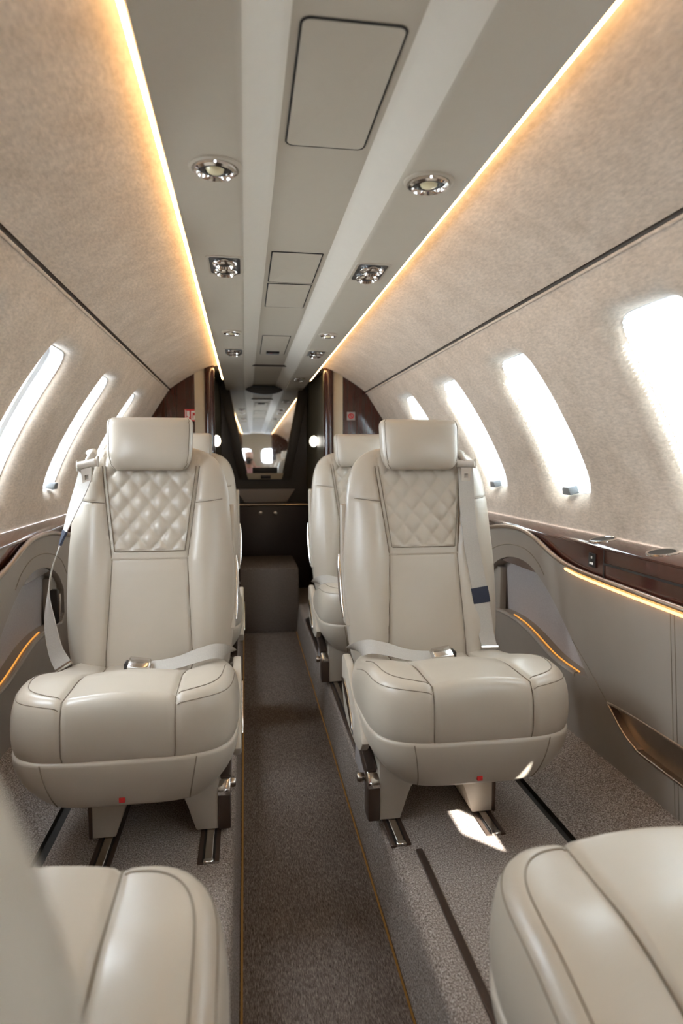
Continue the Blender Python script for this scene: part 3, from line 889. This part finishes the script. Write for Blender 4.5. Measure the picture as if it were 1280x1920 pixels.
# ---------------------------------------------------------------- aft bulkhead and lavatory beyond
bk_ = struct(empty('wall_back', (0, YB, 0)))
def bp(mb, name, mat, **k):
    o = mb.build(name, mat, **k); o.parent = bk_; o.matrix_parent_inverse = Matrix.Translation((0, -YB, 0)); return o
prof_full = [(x, z) for x, z in HEAD]+[(x, z) for x, z in WALL[1:]]
for sg in (-1, 1):
    pts = [(x+.01, z) for x, z in prof_full if x > .455]
    zt = np.interp(.462, [p[0] for p in HEAD], [p[1] for p in HEAD])
    poly = [(.462, -.02), (.462, zt+.01)]+pts+[(.98, .6), (.98, .1), (.7, -.02)]
    mb = MB(); mb.prism([(sg*x, z) for x, z in poly], 1, YB, YB+.03); bp(mb, 'wood_panel', 'wood_v', ang=20)
    mb = MB(); mb.box(*sorted((sg*.402, sg*.464)), YB-.006, YB+.03, -.02, 1.57, .002); bp(mb, 'cream_strip', 'cream')
    mb = MB(); mb.loft([[(sg*(.373+x), YB+y, z) for x, y in zip(*ring_pts(.031, 0, .035, 0, 2.6, 28))] for z in (-.05, 1.59)]); bp(mb, 'door_post', 'wood_v')
    # lavatory side wall
    mb = MB(); mb.loft([[(sg*x, y, z) for x, y in ((.40, YB+.04), (.40, 4.55), (.40, 4.85), (.385, 5.0), (.36, 5.15), (.345, YL))] for z in (-.2, .5, 1.0, 1.45, 1.66)], closed=False)
    bp(mb, 'lavatory_side_panel', 'lav', ang=60)
mb = MB(); mb.box(-.6, .6, YL, YL+.03, -.2, 1.7); bp(mb, 'lavatory_end_panel', 'lavdark')
mb = MB(); mb.box(-.70, .70, YB+.03, YB+.05, 1.60, 1.75); bp(mb, 'header', 'lavdark')

# mirror
t = tag(empty('mirror', (0, 5.24, .9)), 'tapered mirror above the aft counter reflecting the front of the cabin', 'mirror'); t.rotation_euler.z = math.radians(-.32)
q = [(-.278, 1.575), (.278, 1.575), (.146, .905), (-.146, .905)]
mb = MB(); mb.prism([(x, z-.9) for x, z in q], 1, 0, .012); mb.build('mirror_glass', 'mirror', t, smooth=False)
mb = MB()
for s_ in (-1, 1):
    mb.prism([(s_*x, z-.9) for x, z in ((.278, 1.59), (.36, 1.59), (.205, .86), (.146, .86))], 1, -.035, .012, .004)
mb.build('frame', 'lavdark', t)
mb = MB()
for s_ in (-1, 1): mb.tube([(s_*.279, -.012, .675), (s_*.147, -.012, .005)], .005, 8)
mb.build('metal_edge', 'brushed', t)
mb = MB(); mb.box(-.10, .10, -.02, .0, .005, .050, .004); mb.build('black_bar', 'black', t)
mb = MB(); mb.prism([(-.135, -.045), (.135, -.045), (.15, .004), (-.15, .004)], 1, -.02, .012, .004); mb.build('lower_rail', 'cream', t)
mb = MB(); mb.box(-.035, .045, -.028, -.01, -.040, -.012, .004); mb.build('latch', 'black', t)
mb = MB(); mb.prism([(.155*math.cos(a), .69+.055*math.sin(a)) for a in np.linspace(PI, 2*PI, 24)], 1, -.02, .01); mb.build('arched_top', 'lavdark', t)
# folded tray, counter, step
mb = MB(); mb.prism([(-.235, .105), (.235, .105), (.165, 0), (-.165, 0)], 1, 0, .02, .004)
o = mb.build('folding_tray', 'insert'); o.location = (0, 5.12, .675); tag(o, 'grey trapezoid folded tray standing on the dark aft counter', 'tray')
t = tag(empty('vanity_cabinet', (0, 5.0, ZA)), 'dark aft cabinet with two small knobs and a chrome counter edge', 'cabinet')
mb = MB(); mb.box(-.335, .335, 0, .27, 0, .845, .004); mb.build('body', 'wood_dark', t)
mb = MB(); mb.box(-.338, .338, -.012, .27, .845, .862, .003); mb.build('countertop', 'lavdark', t)
mb = MB(); mb.tube([(-.338, -.012, .854), (.338, -.012, .854)], .006, 8); mb.build('chrome_edge', 'brushed', t)
for x in (-.045, .068):
    mb = MB(); mb.lathe((x, 0, .79), (0, -1, 0), [(0, 0), (.006, 0), (.006, .012), (.014, .016), (.014, .024), (0, .027)], 18); mb.build('knob', 'brushed', t)
mb = MB(); mb.box(-.205, .205, 0, .595, 0, .455, .02)
o = mb.build('carpeted_step', 'aisle'); o.location = (0, 4.40, ZA); tag(o, 'carpeted box step closing off the far end of the aisle', 'step')
for x, y, z, nm, rx in ((.378, 4.98, 1.155, 'right', -1), (-.378, 4.98, 1.155, 'left', 1)):
    t = tag(empty('wall_light', (x, y, z)), f'small bright round lamp on the {nm} wall beyond the aft doorway', 'wall lamp', 'lavatory wall lamps')
    mb = MB(); mb.lathe((0, 0, 0), (rx*.75, -.66, 0), [(.050, -.03), (.050, .010), (.042, .014), (.040, .008)], 30); mb.build('bezel', 'cream', t)
    mb = MB(); mb.lathe((0, 0, 0), (rx*.75, -.66, 0), [(.042, .008), (.030, .013), (0, .014)], 30); mb.build('lens', 'lamp', t)

# signs on the wood
t = tag(empty('sign', (-.492, YB-.002, 1.285)), 'red and white pictogram sign on the left mahogany bulkhead', 'sign')
mb = MB(); mb.box(-.034, .034, -.002, .002, -.036, .036); mb.build('plate', 'red', t)
mb = MB(); mb.box(-.030, -.024, -.0035, -.001, -.030, .030); mb.box(-.020, -.004, -.0035, -.001, -.006, .026); mb.box(-.022, -.008, -.0035, -.001, -.030, -.012); mb.box(-.012, -.004, -.0035, -.001, -.012, -.004)
mb.box(.006, .030, -.0035, -.001, .016, .026); mb.box(.006, .014, -.0035, -.001, -.028, .016); mb.box(.014, .028, -.0035, -.001, -.028, -.020); mb.box(.020, .028, -.0035, -.001, -.020, -.002)
mb.build('pictogram', 'white', t, smooth=False)
t = tag(empty('sign', (.518, YB-.002, 1.29)), 'small pale square sign with a red emblem on the right mahogany bulkhead', 'sign')
mb = MB(); mb.box(-.026, .026, -.002, .002, -.026, .026); mb.build('plate', 'insert', t)
mb = MB(); mb.tube([(.016*math.cos(a), -.003, .014*math.sin(a)) for a in np.linspace(0, 2*PI, 24, endpoint=False)], .0035, 6, closed=True); mb.tube([(-.010, -.003, .010), (.010, -.003, -.010)], .0035, 6)
mb.build('emblem', 'red', t)

# ---------------------------------------------------------------- front end (seen in the mirror)
wf = struct(empty('wall_front', (0, YF, 0)))
def fp(mb, name, mat, **k):
    o = mb.build(name, mat, **k); o.parent = wf; o.matrix_parent_inverse = Matrix.Translation((0, -YF, 0)); return o
for sg in (-1, 1):
    poly = [(.30, -.2), (.30, 1.60)]+[(x+.01, z) for x, z in prof_full]+[(.98, .6), (.98, .1), (.7, -.2)]
    mb = MB(); mb.prism([(sg*x, z) for x, z in poly], 1, YF-.03, YF); fp(mb, 'wood_panel', 'wood', ang=20)
yk = -4.1
mb = MB()
bmk = fill([[(-.6, -.2), (.6, -.2), (.6, 1.7), (-.6, 1.7)],
            [(x-.27, z+1.12) for x, z in rrect(.15, .15, .08)], [(x+.27, z+1.12) for x, z in rrect(.15, .15, .08)]], lambda z: 0)
for v in bmk.verts: v.co = Vector((v.co.y, yk, v.co.z))
mb.bm(bmk); fp(mb, 'cockpit_panel', 'service', smooth=False)
mb = MB()
for sg in (-1, 1): mb.loft([[(sg*.6, y, z) for z in (-.2, 1.7)] for y in (yk, YF-.03)], closed=False)
mb.loft([[(x, y, 1.62) for x in (-.6, .6)] for y in (yk, YF-.03)], closed=False)
mb.loft([[(x, y, -.19) for x in (-.6, .6)] for y in (yk, YF)], closed=False)
fp(mb, 'cockpit_lining', 'service', smooth=False)

# ---------------------------------------------------------------- the photographer (met only in the mirror)
M['skin'] = plain('skin', (.62, .38, .29), .5, var=.04, vscale=20)
M['hair'] = plain('brown_hair', (.06, .035, .022), .5, var=.2, vscale=60)
M['shirt'] = plain('pink_shirt', (.62, .36, .36), .8, var=.04)
M['jeans'] = plain('blue_trousers', (.05, .07, .13), .85, var=.08)
def skin_mesh(name, chains, mat, parent=None, sub=2):
    "chains: lists of (x, y, z, r); points shared by position join up; the first point is the root"
    vs, rs, es, ix = [], [], [], {}
    for ch in chains:
        prev = None
        for x, y, z, r in ch:
            k = (round(x, 4), round(y, 4), round(z, 4))
            if k not in ix: ix[k] = len(vs); vs.append((x, y, z)); rs.append(r)
            if prev is not None and prev != ix[k]: es.append((prev, ix[k]))
            prev = ix[k]
    me = bpy.data.meshes.new(name); me.from_pydata(vs, es, [])
    o = bpy.data.objects.new(name, me); COL.objects.link(o)
    o.modifiers.new('skin', 'SKIN'); o.modifiers.new('sub', 'SUBSURF').levels = sub
    for i, d in enumerate(me.skin_vertices[0].data): d.radius = (rs[i], rs[i]); d.use_root = i == 0
    dg = bpy.context.evaluated_depsgraph_get(); ev = o.evaluated_get(dg)
    m2 = bpy.data.meshes.new_from_object(ev); bpy.data.objects.remove(o)
    m2.materials.clear(); m2.materials.append(M[mat]); m2.shade_smooth(); m2.name = name
    o = bpy.data.objects.new(name, m2); COL.objects.link(o)
    if parent is not None: o.parent = parent
    return o
PX, PY = -.02, -.36                      # crouched in the aisle behind the lens
def arm(s):
    sh = (s*.17, -.16, .86); el = (s*.24, .00, .70); wr = (s*.095, .185, .93)
    return sh, el, wr
body = [[(0, -.36, .40, .13), (0, -.33, .52, .12), (0, -.27, .66, .12), (0, -.20, .80, .13), (0, -.15, .89, .07), (0, -.10, .96, .052), (0, -.06, 1.02, .06)],
        [(0, -.06, 1.02, .06), (0, -.035, 1.06, .082), (0, -.04, 1.12, .088), (0, -.055, 1.17, .06)],
        [(0, -.035, 1.06, .082), (0, .035, 1.055, .018)]]
for s_ in (-1, 1):
    sh, el, wr = arm(s_)
    body.append([(0, -.20, .80, .13), (*sh, .055), (s_*.21, -.08, .78, .043), (*el, .036), (s_*.17, .10, .81, .032), (*wr, .024)])
    pm = (s_*.085, .215, .975); body.append([(*wr, .024), (*pm, .026)])
    for k in range(4):
        z = 1.005-.020*k; ln = (.030, .034, .032, .026)[k]
        body.append([(*pm, .026), (s_*.080, .236, z-.004, .0095), (s_*.074, .236+ln*.7, z, .0085), (s_*.052, .238+ln, z, .0075), (s_*.036, .232+ln, z, .007)])
    body.append([(*pm, .026), (s_*.070, .205, .985, .011), (s_*.050, .190, 1.0, .0095), (s_*.036, .184, 1.004, .008)])
    body.append([(0, -.36, .40, .13), (s_*.095, -.34, .38, .085), (s_*.11, -.16, .25, .065), (s_*.105, -.02, .14, .056), (s_*.10, -.14, .0, .048), (s_*.10, -.22, -.10, .036), (s_*.10, -.23, -.145, .036), (s_*.105, -.16, -.158, .032), (s_*.11, -.06, -.165, .024)])
ph = tag(empty('person', (PX-.14, PY, 0)), 'person in a pink shirt crouching with a camera, reflected in the aft mirror', 'person')
bodyo = skin_mesh('body', body, 'skin', ph)
sh_ = [[(0, -.36, .44, .135), (0, -.33, .52, .130), (0, -.27, .66, .130), (0, -.20, .80, .140), (0, -.155, .885, .085)]]
for s_ in (-1, 1):
    sh, el, wr = arm(s_); sh_.append([(0, -.20, .80, .140), (*sh, .064), (s_*.21, -.08, .78, .052), (*el, .047)])
skin_mesh('shirt', sh_, 'shirt', ph)
tr = [[(0, -.36, .43, .136), (0, -.36, .37, .13)]]
for s_ in (-1, 1): tr.append([(0, -.36, .43, .136), (s_*.095, -.34, .38, .094), (s_*.11, -.16, .25, .074), (s_*.105, -.02, .14, .065), (s_*.10, -.14, .0, .057), (s_*.10, -.22, -.10, .046)])
skin_mesh('trousers', tr, 'jeans', ph)
skin_mesh('hair', [[(0, -.085, 1.13, .086), (0, -.095, 1.17, .066)], [(0, -.085, 1.13, .086), (0, -.12, 1.07, .070), (0, -.13, 1.0, .05), (0, -.14, .93, .03)], [(0, -.085, 1.13, .086), (.06, -.07, 1.10, .035)], [(0, -.085, 1.13, .086), (-.06, -.07, 1.10, .035)]], 'hair', ph)
mb = MB()
for s_ in (-1, 1): mb.lathe((s_*.030, .030, 1.085), (0, 1, 0), [(.012, 0), (.009, .008), (0, .010)], 14)
mb.build('eyes', 'white', ph)
cm = tag(empty('camera_body', (PX-.14, PY+.21, 1.0)), 'black camera held up by the crouching person in the mirror', 'camera')
mb = MB(); mb.box(-.066, .066, -.012, .030, -.046, .040, .008); mb.box(-.024, .024, -.010, .026, .036, .062, .007); mb.build('body', 'black', cm)
mb = MB(); mb.lathe((0, .030, -.004), (0, 1, 0), [(0, 0), (.034, 0), (.036, .03), (.034, .07), (.028, .072), (.026, .06), (0, .058)], 30); mb.build('lens', 'black', cm)

# ---------------------------------------------------------------- world and lights
w = bpy.data.worlds.new('sky'); SC.world = w; w.use_nodes = True
bg = w.node_tree.nodes['Background']
bg.inputs['Color'].default_value = (.84, .92, 1.0, 1); bg.inputs['Strength'].default_value = 14
def area(name, loc, rot, sx, sy, power=0, col=(1, 1, 1), portal=False):
    l = bpy.data.lights.new(name, 'AREA'); l.shape = 'RECTANGLE'; l.size = sx; l.size_y = sy; l.energy = power; l.color = col
    o = bpy.data.objects.new(name, l); COL.objects.link(o); o.location = loc
    o.rotation_euler = rot
    if portal: l.cycles.is_portal = True
    return o
for sg, yc, x, z in portals:
    nx, nz = walln(SC_W)
    d = Vector((-sg*nx, 0, -nz))
    area('window_portal', (sg*(x+nx*.125), yc, z+nz*.125), d.to_track_quat('-Z', 'Y').to_euler(), .30, .56, portal=True)
area('cockpit_portal', (0, yk-.05, 1.12), (math.radians(90), 0, 0), 1.1, .45, portal=True)
sun = bpy.data.lights.new('sun', 'SUN'); sun.energy = 26; sun.angle = math.radians(.6); sun.color = (1, .95, .88)
so = bpy.data.objects.new('sun', sun); COL.objects.link(so)
so.rotation_euler = Vector((-1.0, 2.3, -2.06)).to_track_quat('-Z', 'Y').to_euler()

# ---------------------------------------------------------------- camera
f = 1200.; th = math.atan(95/1200); ps = math.atan(181/1200*math.cos(th))
cam = bpy.data.cameras.new('camera'); co = bpy.data.objects.new('camera', cam); COL.objects.link(co)
co.location = (-.16, 0, 1.0); co.rotation_euler = (PI/2-th, 0, -ps)
cam.sensor_fit = 'VERTICAL'; cam.sensor_height = 36; cam.lens = f/1920*36; cam.clip_start = .02
cam.dof.use_dof = True; cam.dof.focus_distance = 1.9; cam.dof.aperture_fstop = 3.2
SC.camera = co
SC.view_settings.view_transform = 'Standard'; SC.view_settings.look = 'None'
SC.view_settings.exposure = 1.0; SC.view_settings.gamma = 1
SC.cycles.use_denoising = True
SC.cycles.max_bounces = 12; SC.cycles.diffuse_bounces = 6; SC.cycles.transparent_max_bounces = 8
SC.cycles.sample_clamp_indirect = 8
